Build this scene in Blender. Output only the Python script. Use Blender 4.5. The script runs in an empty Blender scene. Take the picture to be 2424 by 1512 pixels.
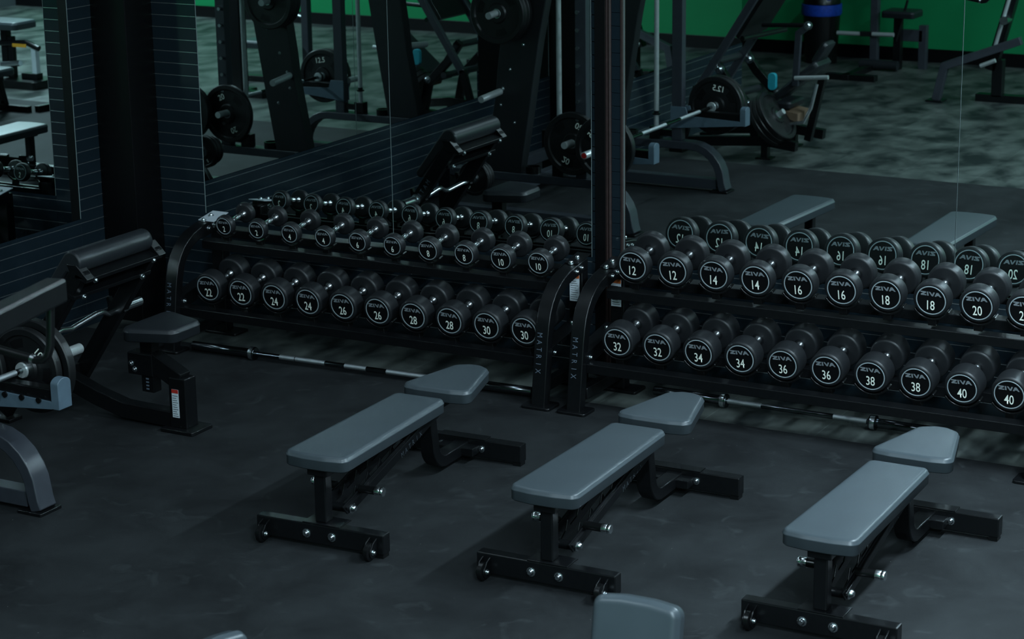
import bpy, bmesh, math, random
from mathutils import Vector, Matrix
random.seed(7)
SC = bpy.context.scene
COL = SC.collection

# ------------------------------------------------------------------ camera
CAM_POS = Vector((7.4528, -9.7553, 3.4989))
cr = Vector((0.8747, 0.4845, -0.0145)); cw = Vector((-0.4708, 0.8420, -0.2636)).normalized()
cr = (cr - cw * cr.dot(cw)).normalized(); cu = cr.cross(cw)
cam_data = bpy.data.cameras.new('camera'); cam = bpy.data.objects.new('camera', cam_data); COL.objects.link(cam)
cam.matrix_world = Matrix(((cr.x, cu.x, -cw.x, CAM_POS.x), (cr.y, cu.y, -cw.y, CAM_POS.y), (cr.z, cu.z, -cw.z, CAM_POS.z), (0, 0, 0, 1)))
cam_data.sensor_width = 36.0; cam_data.lens = 76.80; cam_data.clip_end = 100
cam_data.dof.use_dof = True; cam_data.dof.focus_distance = 10.3; cam_data.dof.aperture_fstop = 5.0
SC.camera = cam

# ------------------------------------------------------------------ world, exposure
world = bpy.data.worlds.new('world'); SC.world = world; world.use_nodes = True
world.node_tree.nodes['Background'].inputs[0].default_value = (0.55, 0.75, 0.85, 1)
world.node_tree.nodes['Background'].inputs[1].default_value = 0.02
SC.view_settings.view_transform = 'Standard'; SC.view_settings.look = 'None'
SC.view_settings.gamma = 1.0; SC.view_settings.use_curve_mapping = False
SC.view_settings.exposure = 0.08
SC.cycles.max_bounces = 8; SC.cycles.diffuse_bounces = 3; SC.cycles.glossy_bounces = 6; SC.cycles.transmission_bounces = 2
SC.cycles.use_adaptive_sampling = True; SC.cycles.adaptive_threshold = 0.03

# ------------------------------------------------------------------ ceiling lamps (linear, cool white); the last three are added fill; housings are built further down
LAMPS = [  # x, y, z, width along x, length along y, watts
    (6.05, -1.2, 3.75, 0.16, 2.2, 285.0),
    (6.40, -5.8, 4.40, 0.16, 2.2, 270.0),
    (2.40, -6.4, 4.60, 0.16, 2.2, 85.0),  # added fill for the mirrored floor and the left dumbbell faces
    (1.60, -1.6, 3.75, 0.16, 2.2, 14.0),  # added weak fill for the left side, no known source
    (8.40, -8.6, 4.30, 0.16, 2.2, 470.0),  # added low-angle fill to lift the floor under the right rack
]
for lx, ly, lz, lw, ll, pw in LAMPS:
    ld = bpy.data.lights.new('linear_lamp_light', 'AREA'); ld.shape = 'RECTANGLE'; ld.size = lw; ld.size_y = ll; ld.energy = pw; ld.color = (0.66, 0.875, 1.0)
    lo = bpy.data.objects.new('linear_lamp_light', ld); COL.objects.link(lo); lo.location = (lx, ly, lz)

# ------------------------------------------------------------------ materials
def nodes_of(m):
    m.use_nodes = True
    nt = m.node_tree
    return nt, nt.nodes['Principled BSDF']
def mat(name, col, rough=0.5, metal=0.0, spec=0.5, noise=0.0, nscale=30.0, bump=0.0, bscale=300.0, coat=0.0, rvar=0.0):
    """plain procedural material: noise on colour, roughness and fine relief"""
    m = bpy.data.materials.new(name); nt, b = nodes_of(m); N = nt.nodes; L = nt.links
    b.inputs['Roughness'].default_value = rough; b.inputs['Metallic'].default_value = metal
    b.inputs['Specular IOR Level'].default_value = spec
    b.inputs['Coat Weight'].default_value = coat; b.inputs['Coat Roughness'].default_value = 0.15
    tc = N.new('ShaderNodeTexCoord')
    nz = N.new('ShaderNodeTexNoise'); nz.inputs['Scale'].default_value = nscale; nz.inputs['Detail'].default_value = 4
    L.new(tc.outputs['Object'], nz.inputs['Vector'])
    rp = N.new('ShaderNodeValToRGB')
    a = 1 - noise; c = 1 + noise
    rp.color_ramp.elements[0].position = 0.3; rp.color_ramp.elements[1].position = 0.7
    rp.color_ramp.elements[0].color = (col[0] * a, col[1] * a, col[2] * a, 1)
    rp.color_ramp.elements[1].color = (min(1, col[0] * c), min(1, col[1] * c), min(1, col[2] * c), 1)
    L.new(nz.outputs['Fac'], rp.inputs['Fac']); L.new(rp.outputs['Color'], b.inputs['Base Color'])
    if rvar:
        mr = N.new('ShaderNodeMapRange'); mr.inputs['To Min'].default_value = max(0, rough - rvar); mr.inputs['To Max'].default_value = min(1, rough + rvar)
        L.new(nz.outputs['Fac'], mr.inputs['Value']); L.new(mr.outputs['Result'], b.inputs['Roughness'])
    if bump:
        n2 = N.new('ShaderNodeTexNoise'); n2.inputs['Scale'].default_value = bscale; n2.inputs['Detail'].default_value = 2
        L.new(tc.outputs['Object'], n2.inputs['Vector'])
        bp = N.new('ShaderNodeBump'); bp.inputs['Strength'].default_value = bump; bp.inputs['Distance'].default_value = 0.002
        L.new(n2.outputs['Fac'], bp.inputs['Height']); L.new(bp.outputs['Normal'], b.inputs['Normal'])
    return m

M = {}
M['steel'] = mat('black_powder_coat', (0.0030, 0.0034, 0.0040), 0.33, 0, 0.45, 0.15, 40, 0.05, 900)
M['steel_grey'] = mat('graphite_powder_coat', (0.032, 0.036, 0.045), 0.38, 0, 0.5, 0.1, 20, 0.05, 900)
M['arm_blue'] = mat('slate_blue_paint', (0.085, 0.125, 0.16), 0.42, 0, 0.4, 0.08, 20)
M['vinyl'] = mat('charcoal_vinyl', (0.045, 0.057, 0.065), 0.37, 0, 0.45, 0.06, 6, 0.12, 700)
M['vinyl_dark'] = mat('dark_vinyl', (0.014, 0.0165, 0.0195), 0.40, 0, 0.45, 0.08, 8, 0.12, 700)
M['rubber'] = mat('head_rubber', (0.0090, 0.0100, 0.0116), 0.46, 0, 0.45, 0.12, 30, 0.10, 500)
M['face'] = mat('face_black', (0.0025, 0.0025, 0.003), 0.45, 0, 0.3, 0.1, 60)
M['ring'] = mat('ring_grey', (0.30, 0.35, 0.37), 0.5, 0, 0.4, 0.05, 60)
M['brand'] = mat('brand_grey', (0.19, 0.21, 0.225), 0.5, 0, 0.4, 0.05, 60)
M['number'] = mat('number_cream', (0.92, 0.95, 0.84), 0.5, 0, 0.4, 0.03, 60)
M['letter_faint'] = mat('letter_faint', (0.035, 0.042, 0.05), 0.5, 0, 0.4, 0.05, 60)
M['letter_dim'] = mat('letter_dim', (0.10, 0.125, 0.16), 0.5, 0, 0.4, 0.05, 60)
M['chrome'] = mat('chrome', (0.80, 0.84, 0.86), 0.24, 1.0, 0.5, 0.04, 60)
M['bar_steel'] = mat('dark_bar_chrome', (0.16, 0.175, 0.185), 0.16, 1.0, 0.5, 0.05, 60)
M['knurl'] = mat('knurled_steel', (0.52, 0.56, 0.58), 0.42, 1.0, 0.5, 0.15, 900, 0.5, 1500)
M['satin'] = mat('satin_steel', (0.58, 0.62, 0.62), 0.34, 0.55, 0.5, 0.05, 60)
M['panel'] = mat('charcoal_panel', (0.010, 0.0115, 0.0135), 0.40, 0, 0.45, 0.1, 20)
M['edge'] = mat('mirror_edge', (0.22, 0.27, 0.27), 0.4, 0, 0.5, 0.05, 60)
M['bolt'] = mat('zinc_bolt', (0.62, 0.66, 0.68), 0.25, 1.0, 0.5, 0.1, 200)
M['plastic'] = mat('black_plastic', (0.0035, 0.0037, 0.004), 0.28, 0, 0.5, 0.1, 60)
M['iron'] = mat('plate_rubber', (0.005, 0.0055, 0.006), 0.42, 0, 0.5, 0.12, 20)
M['label_white'] = mat('label_white', (0.60, 0.66, 0.70), 0.5, 0, 0.4, 0.05, 90)
M['label_orange'] = mat('label_orange', (0.62, 0.14, 0.035), 0.5, 0, 0.4, 0.05, 90)
M['label_red'] = mat('label_red', (0.45, 0.03, 0.02), 0.5, 0, 0.4, 0.05, 90)
M['label_ink'] = mat('label_ink', (0.10, 0.11, 0.12), 0.6, 0, 0.3, 0.05, 90)
M['yellow'] = mat('amber_label', (0.75, 0.36, 0.03), 0.5, 0, 0.4, 0.05, 90)
M['cap_glare'] = mat('cap_lamp_glare', (0.50, 0.54, 0.58), 0.5, 0, 0.4, 0.05, 90)  # pale tone painted in place of a lamp reflection on black steel
M['red'] = mat('red_cap', (0.42, 0.012, 0.010), 0.4, 0, 0.5, 0.05, 60)
M['blue'] = mat('blue_bag', (0.01, 0.05, 0.35), 0.4, 0, 0.5, 0.2, 30)
M['teal'] = mat('teal_foam', (0.02, 0.34, 0.42), 0.6, 0, 0.4, 0.05, 30)
M['tan'] = mat('tan_board', (0.17, 0.11, 0.07), 0.6, 0, 0.4, 0.1, 30)
M['navy'] = mat('navy_laminate', (0.0110, 0.0190, 0.0255), 0.11, 0, 0.5, 0.18, 3, 0.0, 100, 0.0, 0.03)
M['inlay'] = mat('inlay_metal', (0.62, 0.68, 0.70), 0.20, 0.88, 0.5, 0.1, 20)
M['blackpanel'] = mat('black_panel', (0.0025, 0.0025, 0.003), 0.35, 0, 0.3, 0.1, 20)
M['wood_trim'] = mat('brown_trim', (0.030, 0.017, 0.016), 0.40, 0, 0.4, 0.2, 40)
M['green'] = mat('green_paint', (0.004, 0.20, 0.066), 0.55, 0, 0.3, 0.05, 2)
M['ceiling'] = mat('ceiling_paint', (0.03, 0.033, 0.036), 0.8, 0, 0.2, 0.05, 2)
M['wall_paint'] = mat('wall_paint', (0.05, 0.06, 0.065), 0.7, 0, 0.3, 0.05, 2)

m = bpy.data.materials.new('mirror_glass'); nt, b = nodes_of(m)
b.inputs['Base Color'].default_value = (0.70, 0.80, 0.77, 1); b.inputs['Metallic'].default_value = 1.0; b.inputs['Roughness'].default_value = 0.0
nz = nt.nodes.new('ShaderNodeTexNoise'); nz.inputs['Scale'].default_value = 1.2
rp = nt.nodes.new('ShaderNodeValToRGB'); rp.color_ramp.elements[0].color = (0.69, 0.77, 0.755, 1); rp.color_ramp.elements[1].color = (0.72, 0.79, 0.775, 1)
nt.links.new(nz.outputs['Fac'], rp.inputs['Fac']); nt.links.new(rp.outputs['Color'], b.inputs['Base Color'])
M['mirror'] = m

def rubber_floor():
    m = bpy.data.materials.new('rubber_mat'); nt, b = nodes_of(m); N = nt.nodes; L = nt.links
    tc = N.new('ShaderNodeTexCoord')
    n1 = N.new('ShaderNodeTexNoise'); n1.inputs['Scale'].default_value = 2.3; n1.inputs['Detail'].default_value = 6; n1.inputs['Roughness'].default_value = 0.62; n1.inputs['Distortion'].default_value = 0.4
    n2 = N.new('ShaderNodeTexNoise'); n2.inputs['Scale'].default_value = 420; n2.inputs['Detail'].default_value = 2
    n3 = N.new('ShaderNodeTexVoronoi'); n3.inputs['Scale'].default_value = 9.0
    n4 = N.new('ShaderNodeTexNoise'); n4.inputs['Scale'].default_value = 5.5; n4.inputs['Detail'].default_value = 5; n4.inputs['Distortion'].default_value = 1.5
    for n in (n1, n2, n3, n4): L.new(tc.outputs['Object'], n.inputs['Vector'])
    r1 = N.new('ShaderNodeValToRGB'); e = r1.color_ramp.elements
    e[0].position = 0.32; e[0].color = (0.0060, 0.0070, 0.0080, 1); e[1].position = 0.70; e[1].color = (0.0180, 0.0205, 0.0220, 1)
    L.new(n1.outputs['Fac'], r1.inputs['Fac'])
    # chalky scuffs
    r4 = N.new('ShaderNodeValToRGB'); e = r4.color_ramp.elements; e[0].position = 0.60; e[0].color = (0, 0, 0, 1); e[1].position = 0.78; e[1].color = (1, 1, 1, 1)
    L.new(n4.outputs['Fac'], r4.inputs['Fac'])
    mx = N.new('ShaderNodeMix'); mx.data_type = 'RGBA'; mx.inputs[7].default_value = (0.042, 0.048, 0.050, 1)
    ml = N.new('ShaderNodeMath'); ml.operation = 'MULTIPLY'; ml.inputs[1].default_value = 0.42
    L.new(r4.outputs['Color'], ml.inputs[0]); L.new(ml.outputs[0], mx.inputs[0]); L.new(r1.outputs['Color'], mx.inputs[6])
    # pale specks
    r3 = N.new('ShaderNodeValToRGB'); e = r3.color_ramp.elements; e[0].position = 0.0; e[0].color = (1, 1, 1, 1); e[1].position = 0.022; e[1].color = (0, 0, 0, 1)
    L.new(n3.outputs['Distance'], r3.inputs['Fac'])
    m2 = N.new('ShaderNodeMix'); m2.data_type = 'RGBA'; m2.inputs[7].default_value = (0.25, 0.27, 0.25, 1)
    L.new(r3.outputs['Color'], m2.inputs[0]); L.new(mx.outputs[2], m2.inputs[6]); L.new(m2.outputs[2], b.inputs['Base Color'])
    b.inputs['Roughness'].default_value = 0.75; b.inputs['Specular IOR Level'].default_value = 0.22
    bp = N.new('ShaderNodeBump'); bp.inputs['Strength'].default_value = 0.25; bp.inputs['Distance'].default_value = 0.002
    L.new(n2.outputs['Fac'], bp.inputs['Height']); L.new(bp.outputs['Normal'], b.inputs['Normal'])
    return m
M['mat'] = rubber_floor()

def vinyl_floor():
    m = bpy.data.materials.new('mottled_floor'); nt, b = nodes_of(m); N = nt.nodes; L = nt.links
    tc = N.new('ShaderNodeTexCoord'); mp = N.new('ShaderNodeMapping'); mp.inputs['Scale'].default_value = (3.4, 2.3, 1)
    mp.inputs['Rotation'].default_value = (0, 0, -0.2)
    L.new(tc.outputs['Object'], mp.inputs['Vector'])
    n1 = N.new('ShaderNodeTexNoise'); n1.inputs['Scale'].default_value = 1.0; n1.inputs['Detail'].default_value = 5; n1.inputs['Roughness'].default_value = 0.55; n1.inputs['Distortion'].default_value = 0.3
    L.new(mp.outputs['Vector'], n1.inputs['Vector'])
    r1 = N.new('ShaderNodeValToRGB'); e = r1.color_ramp.elements
    e[0].position = 0.36; e[0].color = (0.014, 0.018, 0.019, 1); e[1].position = 0.66; e[1].color = (0.108, 0.124, 0.113, 1)
    L.new(n1.outputs['Fac'], r1.inputs['Fac'])
    bk = N.new('ShaderNodeTexBrick'); bk.offset = 0.5; bk.inputs['Scale'].default_value = 1.0; bk.inputs['Brick Width'].default_value = 1.22; bk.inputs['Row Height'].default_value = 0.61; bk.inputs['Mortar Size'].default_value = 0.0022
    bk.inputs['Color1'].default_value = (1, 1, 1, 1); bk.inputs['Color2'].default_value = (0.82, 0.82, 0.82, 1); bk.inputs['Mortar'].default_value = (1.5, 1.5, 1.5, 1)
    m2 = N.new('ShaderNodeMapping'); m2.inputs['Rotation'].default_value = (0, 0, math.pi / 2); L.new(tc.outputs['Object'], m2.inputs['Vector']); L.new(m2.outputs['Vector'], bk.inputs['Vector'])
    mu = N.new('ShaderNodeMix'); mu.data_type = 'RGBA'; mu.blend_type = 'MULTIPLY'; mu.inputs[0].default_value = 1.0
    L.new(r1.outputs['Color'], mu.inputs[6]); L.new(bk.outputs['Color'], mu.inputs[7]); L.new(mu.outputs[2], b.inputs['Base Color'])
    b.inputs['Roughness'].default_value = 0.5; b.inputs['Specular IOR Level'].default_value = 0.35
    return m
M['floor'] = vinyl_floor()

# ------------------------------------------------------------------ mesh helpers
class MB:
    def __init__(self): self.v = []; self.f = []
    def add(self, vs, fs):
        o = len(self.v); self.v += [tuple(p) for p in vs]; self.f += [tuple(i + o for i in q) for q in fs]; return self
    def box(self, x0, x1, y0, y1, z0, z1):
        vs = [(x0, y0, z0), (x1, y0, z0), (x1, y1, z0), (x0, y1, z0), (x0, y0, z1), (x1, y0, z1), (x1, y1, z1), (x0, y1, z1)]
        return self.add(vs, [(0, 3, 2, 1), (4, 5, 6, 7), (0, 1, 5, 4), (1, 2, 6, 5), (2, 3, 7, 6), (3, 0, 4, 7)])
    def prism(self, poly, axis, a, b):
        """polygon in the plane across axis, extruded a..b. x: (y,z)  y: (x,z)  z: (x,y)"""
        n = len(poly)
        P = {'x': lambda p, t: (t, p[0], p[1]), 'y': lambda p, t: (p[0], t, p[1]), 'z': lambda p, t: (p[0], p[1], t)}[axis]
        vs = [P(p, a) for p in poly] + [P(p, b) for p in poly]
        fs = [tuple(range(n)), tuple(range(2 * n - 1, n - 1, -1))] + [(i, i + n, (i + 1) % n + n, (i + 1) % n) for i in range(n)]
        return self.add(vs, fs)
    def tube(self, path, r, seg=10, rs=None, cap=True):
        path = [Vector(p) for p in path]; n = len(path); rings = []
        t0 = (path[1] - path[0]).normalized(); ref = Vector((0, 0, 1)) if abs(t0.z) < .9 else Vector((1, 0, 0))
        u = (ref - t0 * ref.dot(t0)).normalized()
        vs = []
        for i in range(n):
            a = path[min(i + 1, n - 1)] - path[max(i - 1, 0)]; t = a.normalized()
            u = (u - t * u.dot(t)).normalized(); w = t.cross(u); rr = rs[i] if rs else r
            vs += [path[i] + (u * math.cos(2 * math.pi * k / seg) + w * math.sin(2 * math.pi * k / seg)) * rr for k in range(seg)]
        fs = [(i * seg + k, i * seg + (k + 1) % seg, (i + 1) * seg + (k + 1) % seg, (i + 1) * seg + k) for i in range(n - 1) for k in range(seg)]
        if cap: fs += [tuple(range(seg - 1, -1, -1)), tuple((n - 1) * seg + k for k in range(seg))]
        return self.add(vs, fs)
    def beam(self, path, w, h, side=(1, 0, 0)):
        """rectangular sweep; w along side, h across"""
        path = [Vector(p) for p in path]; n = len(path); s = Vector(side).normalized(); vs = []
        for i in range(n):
            ts = []
            if i > 0: ts.append((path[i] - path[i - 1]).normalized())
            if i < n - 1: ts.append((path[i + 1] - path[i]).normalized())
            t = sum(ts, Vector()).normalized(); up = s.cross(t).normalized(); k = 1.0
            if len(ts) == 2: k = 1 / max(.4, math.cos(ts[0].angle(ts[1]) / 2))
            for a, c in ((-1, -1), (1, -1), (1, 1), (-1, 1)): vs.append(path[i] + s * (a * w / 2) + up * (c * h / 2 * k))
        fs = [(i * 4 + k, i * 4 + (k + 1) % 4, (i + 1) * 4 + (k + 1) % 4, (i + 1) * 4 + k) for i in range(n - 1) for k in range(4)]
        fs += [(3, 2, 1, 0), tuple((n - 1) * 4 + k for k in range(4))]
        return self.add(vs, fs)
    def lathe(self, prof, axis='y', seg=32, at=(0, 0, 0)):
        """prof: (radius, height) list"""
        rows = []; vs = []; at = Vector(at)
        def P(r, h, k):
            c, s = r * math.cos(2 * math.pi * k / seg), r * math.sin(2 * math.pi * k / seg)
            return at + Vector({'x': (h, c, s), 'y': (c, h, s), 'z': (c, s, h)}[axis])
        for r, h in prof:
            if r < 1e-6: rows.append([len(vs)]); vs.append(P(0, h, 0))
            else:
                rows.append(list(range(len(vs), len(vs) + seg))); vs += [P(r, h, k) for k in range(seg)]
        fs = []
        for a, c in zip(rows, rows[1:]):
            for k in range(seg):
                k2 = (k + 1) % seg
                if len(a) == 1 and len(c) > 1: fs.append((a[0], c[k], c[k2]))
                elif len(c) == 1 and len(a) > 1: fs.append((a[k], c[0], a[k2]))
                elif len(a) > 1: fs.append((a[k], c[k], c[k2], a[k2]))
        return self.add(vs, fs)
    def pad(self, outline, z0, t, r=0.02, crown=0.0):
        """cushion: outline (x,y) counter-clockwise, soft upper edge with a raised seam"""
        n = len(outline); P = [Vector((p[0], p[1])) for p in outline]; nor = []
        for i in range(n):
            a = (P[i] - P[i - 1]); b = (P[(i + 1) % n] - P[i]); e = (a.normalized() + b.normalized()).normalized(); nor.append(Vector((-e.y, e.x)))
        prof = [(0.006, 0), (0.0, 0.006), (0.0, t - r * 1.30), (-0.0022, t - r * 1.14), (-0.0022, t - r * 1.0), (0.0008, t - r * .86), (r * .18, t - r * .45), (r * .45, t - r * .15), (min(r * .85, .020), t - r * .02), (min(r * 1.25, .0265), t + crown)]
        vs = []
        for ins, z in prof:
            vs += [(P[i].x + nor[i].x * ins, P[i].y + nor[i].y * ins, z0 + z) for i in range(n)]
        k = len(prof)
        fs = [(j * n + i, j * n + (i + 1) % n, (j + 1) * n + (i + 1) % n, (j + 1) * n + i) for j in range(k - 1) for i in range(n)]
        fs += [tuple(range(n - 1, -1, -1)), tuple((k - 1) * n + i for i in range(n))]
        return self.add(vs, fs)
    def xf(self, mtx):
        self.v = [tuple(mtx @ Vector(p)) for p in self.v]; return self
    def mesh(self, name, mt, smooth=40):
        me = bpy.data.meshes.new(name); me.from_pydata(self.v, [], self.f); me.update()
        bm = bmesh.new(); bm.from_mesh(me); bmesh.ops.recalc_face_normals(bm, faces=bm.faces); bm.to_mesh(me); bm.free()
        if smooth:
            for p in me.polygons: p.use_smooth = True
            me.set_sharp_from_angle(angle=math.radians(smooth))
        me.materials.append(mt); return me
    def build(self, name, mt, parent=None, smooth=40, bevel=0.0, seg=2):
        return link(name, self.mesh(name, mt, smooth), parent, bevel, seg)
def link(name, me, parent=None, bevel=0.0, seg=2):
    o = bpy.data.objects.new(name, me); COL.objects.link(o)
    if parent is not None: o.parent = parent
    if bevel:
        md = o.modifiers.new('bevel', 'BEVEL'); md.width = bevel; md.segments = seg; md.limit_method = 'ANGLE'; md.angle_limit = math.radians(35); md.harden_normals = False
    return o
def tag(o, label, cat, group=None, kind=None):
    if label: o['label'] = label
    if cat: o['category'] = cat
    if group: o['group'] = group
    if kind: o['kind'] = kind
    return o
def thing(name, label, cat, loc=(0, 0, 0), rotz=0, group=None):
    o = bpy.data.objects.new(name, None); COL.objects.link(o); o.empty_display_size = 0.1
    o.location = loc; o.rotation_euler = (0, 0, rotz); return tag(o, label, cat, group)
def struct(o): o['kind'] = 'structure'; return o
def copy_tree(o, parent=None):
    c = o.copy(); COL.objects.link(c); c.parent = parent
    for ch in list(o.children): copy_tree(ch, c)
    return c
def rounded(pts, rads, seg=6):
    """round the corners of a counter-clockwise polygon"""
    out = []; n = len(pts)
    for i in range(n):
        p = Vector(pts[i]); a = Vector(pts[i - 1]) - p; b = Vector(pts[(i + 1) % n]) - p; r = rads[i]
        if r <= 0: out.append(tuple(p)); continue
        an, bn = a.normalized(), b.normalized(); ang = an.angle(bn); d = min(r / math.tan(ang / 2), a.length * .49, b.length * .49); rr = d * math.tan(ang / 2)
        c = p + (an + bn).normalized() * (rr / math.sin(ang / 2)); s = p + an * d - c; e = p + bn * d - c
        tot = s.angle_signed(e)
        for k in range(seg + 1):
            q = s.copy(); q.rotate(Matrix.Rotation(-tot * k / seg, 2)); out.append(tuple(c + q))
    return out
_txt = {}
def text_mesh(s, h, mt, sx=1.0, off=0.0, spacing=1.0):
    """flat lettering, height h, centred, in the xz plane facing -y"""
    key = (s, h, mt.name, sx, off)
    if key in _txt: return _txt[key]
    cu_ = bpy.data.curves.new('lettering', 'FONT'); cu_.body = s; cu_.align_x = 'CENTER'; cu_.align_y = 'CENTER'; cu_.size = 1.0; cu_.offset = off; cu_.resolution_u = 4; cu_.space_character = spacing
    o = bpy.data.objects.new('lettering', cu_); COL.objects.link(o)
    dg = bpy.context.evaluated_depsgraph_get(); me = bpy.data.meshes.new_from_object(o.evaluated_get(dg))
    bpy.data.objects.remove(o); bpy.data.curves.remove(cu_)
    ys = [v.co.y for v in me.vertices]; xs = [v.co.x for v in me.vertices]; k = h / (max(ys) - min(ys)); cy = (max(ys) + min(ys)) / 2; cx = (max(xs) + min(xs)) / 2
    for v in me.vertices: v.co = ((v.co.x - cx) * k * sx, 0, (v.co.y - cy) * k)
    me.materials.clear(); me.materials.append(mt); _txt[key] = me; return me

def letters(parent, word, h, mt, sx, pitch, mtx):
    """each letter a flat mesh of its own, set along local x"""
    n = len(word)
    for i, ch in enumerate(word):
        o = link('letter', text_mesh(ch, h, mt, sx), parent); o.matrix_local = mtx @ Matrix.Translation(((i - (n - 1) / 2) * pitch, 0, 0))
NUMW = {2: 'two', 4: 'four', 6: 'six', 8: 'eight', 10: 'ten', 12: 'twelve', 14: 'fourteen', 16: 'sixteen', 18: 'eighteen', 20: 'twenty', 22: 'twenty-two', 24: 'twenty-four', 26: 'twenty-six', 28: 'twenty-eight', 30: 'thirty', 32: 'thirty-two', 34: 'thirty-four', 36: 'thirty-six', 38: 'thirty-eight', 40: 'forty'}

# ================================================================== the room
YB = 0.62          # mirror plane of the back wall
XL = -1.04         # mirror plane of the left wall
XR, YG, ZC = 10.2, -11.05, 5.4
PITCH = 0.0712; DADO = 0.665
fl = struct(MB().box(-3.3, XR, YG, YB + .3, -0.10, 0.0).build('floor', M['floor'], smooth=0))
mat_o = MB().box(-1.02, 8.6, -5.18, 0.115, 0.0005, 0.0085).build('rubber_mat', M['mat'], smooth=0, bevel=0.003)
tag(mat_o, 'black rubber gym mat spread under the benches on the mottled floor', 'mat')
ce = struct(MB().box(-3.3, XR, YG, YB + .3, ZC, ZC + .1).build('ceiling', M['ceiling'], smooth=0))
wr = struct(MB().box(XR, XR + .1, YG, YB + .3, 0, ZC).build('wall_right', M['wall_paint'], smooth=0))
wf = struct(MB().box(-3.3, XR, YG - .1, YG, 0, ZC).build('wall_front', M['green'], smooth=0))
struct(MB().box(-3.2, XR, YG, YG + .015, 0, 0.14).build('baseboard_front', M['blackpanel'], smooth=0, bevel=.003))
wb = struct(MB().box(-1.7, XR, YB + .02, YB + .3, 0, ZC).build('wall_back', M['blackpanel'], smooth=0))
wl = struct(MB().box(-3.2, XL - .02, -4.9, YB + .02, 0, ZC).build('wall_left', M['blackpanel'], smooth=0))
struct(MB().box(-3.3, -3.2, YG, -7.3, 0, ZC).build('wall_alcove', M['wall_paint'], smooth=0))

def slats(parent, axis, plane, a0, a1, z0, z1, sgn, inlay=True):
    """horizontal laminate slats with a bright metal inlay in every joint; each slat an object of its own"""
    n = int(math.ceil((z1 - z0) / PITCH - 1e-3)); inl = MB()
    lo, hi = sorted((plane, plane - sgn * .02)); li, hi2 = sorted((plane, plane - sgn * .018))
    def strip(h, name='slat'):
        return (MB().box(a0, a1, lo, hi, 0, h) if axis == 'x' else MB().box(lo, hi, a0, a1, 0, h)).mesh(name, M['navy'], 0)
    me = strip(PITCH - .004)
    for i in range(n):
        za = z0 + i * PITCH; h = min(PITCH, z1 - za)
        o = link('slat', me if h > PITCH - 1e-4 else strip(h - .001), parent, .0012, 1); o.location = (0, 0, za)
        if h > PITCH - 1e-4:
            zb = za + PITCH
            if axis == 'x': inl.box(a0, a1, li, hi2, zb - .0038, zb - .0002)
            else: inl.box(li, hi2, a0, a1, zb - .0038, zb - .0002)
    if inlay: inl.build('inlay_strip', M['inlay'], parent, 0)
# back wall: plane y=YB seen from -y (wall lies behind, sgn -1); left wall: plane x=XL, wall lies at smaller x
slats(wb, 'x', YB, -0.457, 2.160, 0.0, DADO, -1)
slats(wb, 'x', YB, 2.356, 8.2, 0.0, DADO, -1)
slats(wb, 'x', YB, -0.785, -0.457, 0.0, 40 * PITCH, -1)
slats(wb, 'x', YB, 2.160, 2.190, 0.0, 40 * PITCH, -1, False)
slats(wl, 'y', XL, -4.9, 0.158, 0.0, DADO, 1)
slats(wl, 'y', XL, 0.158, 0.37, 0.0, 40 * PITCH, 1)
# the wall steps forward further along
wj = struct(MB().box(-3.2, -0.36, -7.3, -4.9, 0, ZC).build('wall_step', M['blackpanel'], smooth=0))
slats(wj, 'y', -0.34, -7.3, -4.9, 0.0, DADO, 1)
# black corner column and the pillar between the two mirrors
struct(MB().box(XL - .02, -0.785, 0.37, YB + .02, 0, ZC).build('trim_1', M['blackpanel'], smooth=0, bevel=.004))
struct(MB().box(2.1905, 2.252, YB - .020, YB + .02, 0, ZC).build('trim_2', M['blackpanel'], smooth=0, bevel=.002))
t3 = MB().prism([(2.2525, YB - .020), (2.264, YB - .026), (2.270, YB - .018), (2.279, YB - .026), (2.2895, YB - .020), (2.2895, YB + .02), (2.2525, YB + .02)], 'z', 0, ZC)
struct(t3.build('trim_3', M['wood_trim'], smooth=30, bevel=.001))
trim4 = struct(MB().box(2.290, 2.343, YB - .002, YB + .02, 0, ZC).build('trim_4', M['blackpanel'], smooth=0))
for i in range(40):
    if i == 0: me4 = MB().box(2.2902, 2.3428, YB - .018, YB - .001, 0, PITCH - .002).mesh('slat', M['navy'], 0)
    o = link('slat', me4, trim4, .0012, 1); o.location = (0, 0, .02 + i * PITCH)
struct(MB().box(2.3432, 2.3555, YB - .021, YB + .02, 0, ZC).build('trim_5', M['wood_trim'], smooth=0, bevel=.002))

# mirrors
MZ0, MZ1 = DADO + .002, 3.1
def mirror(axis, a0, a1, label):
    if axis == 'x': mb = MB().box(a0 + .0015, a1 - .0015, YB, YB + .006, MZ0, MZ1)
    else: mb = MB().box(XL - .006, XL, a0 + .0015, a1 - .0015, MZ0, MZ1)
    o = tag(mb.build('wall_mirror', M['mirror'], smooth=0), label, 'mirror', 'wall mirror panes')
    for a in (a0, a1):
        s = .0016 if a == a0 else -.0016
        lo, hi = sorted((a - s * .8, a + s * .9))
        (MB().box(lo, hi, YB - .0015, YB + .004, MZ0, MZ1) if axis == 'x' else MB().box(XL - .004, XL + .0015, lo, hi, MZ0, MZ1)).build('polished_edge', M['edge'], o, 0)
    return o
mirror('x', -0.4565, 0.878, 'tall wall mirror pane behind the lightest dumbbells marked 2 to 6')
mirror('x', 0.878, 2.1600, 'tall wall mirror pane behind the dumbbells marked 6 to 10, left of the pillar')
mirror('x', 2.3565, 4.200, 'wide wall mirror pane right of the pillar above dumbbells marked 12 to 18')
mirror('x', 4.200, 6.100, 'wall mirror pane at the right edge above dumbbells marked 20')
mirror('y', -1.955, 0.1575, 'wall mirror pane on the left wall nearest the dark corner')
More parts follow.
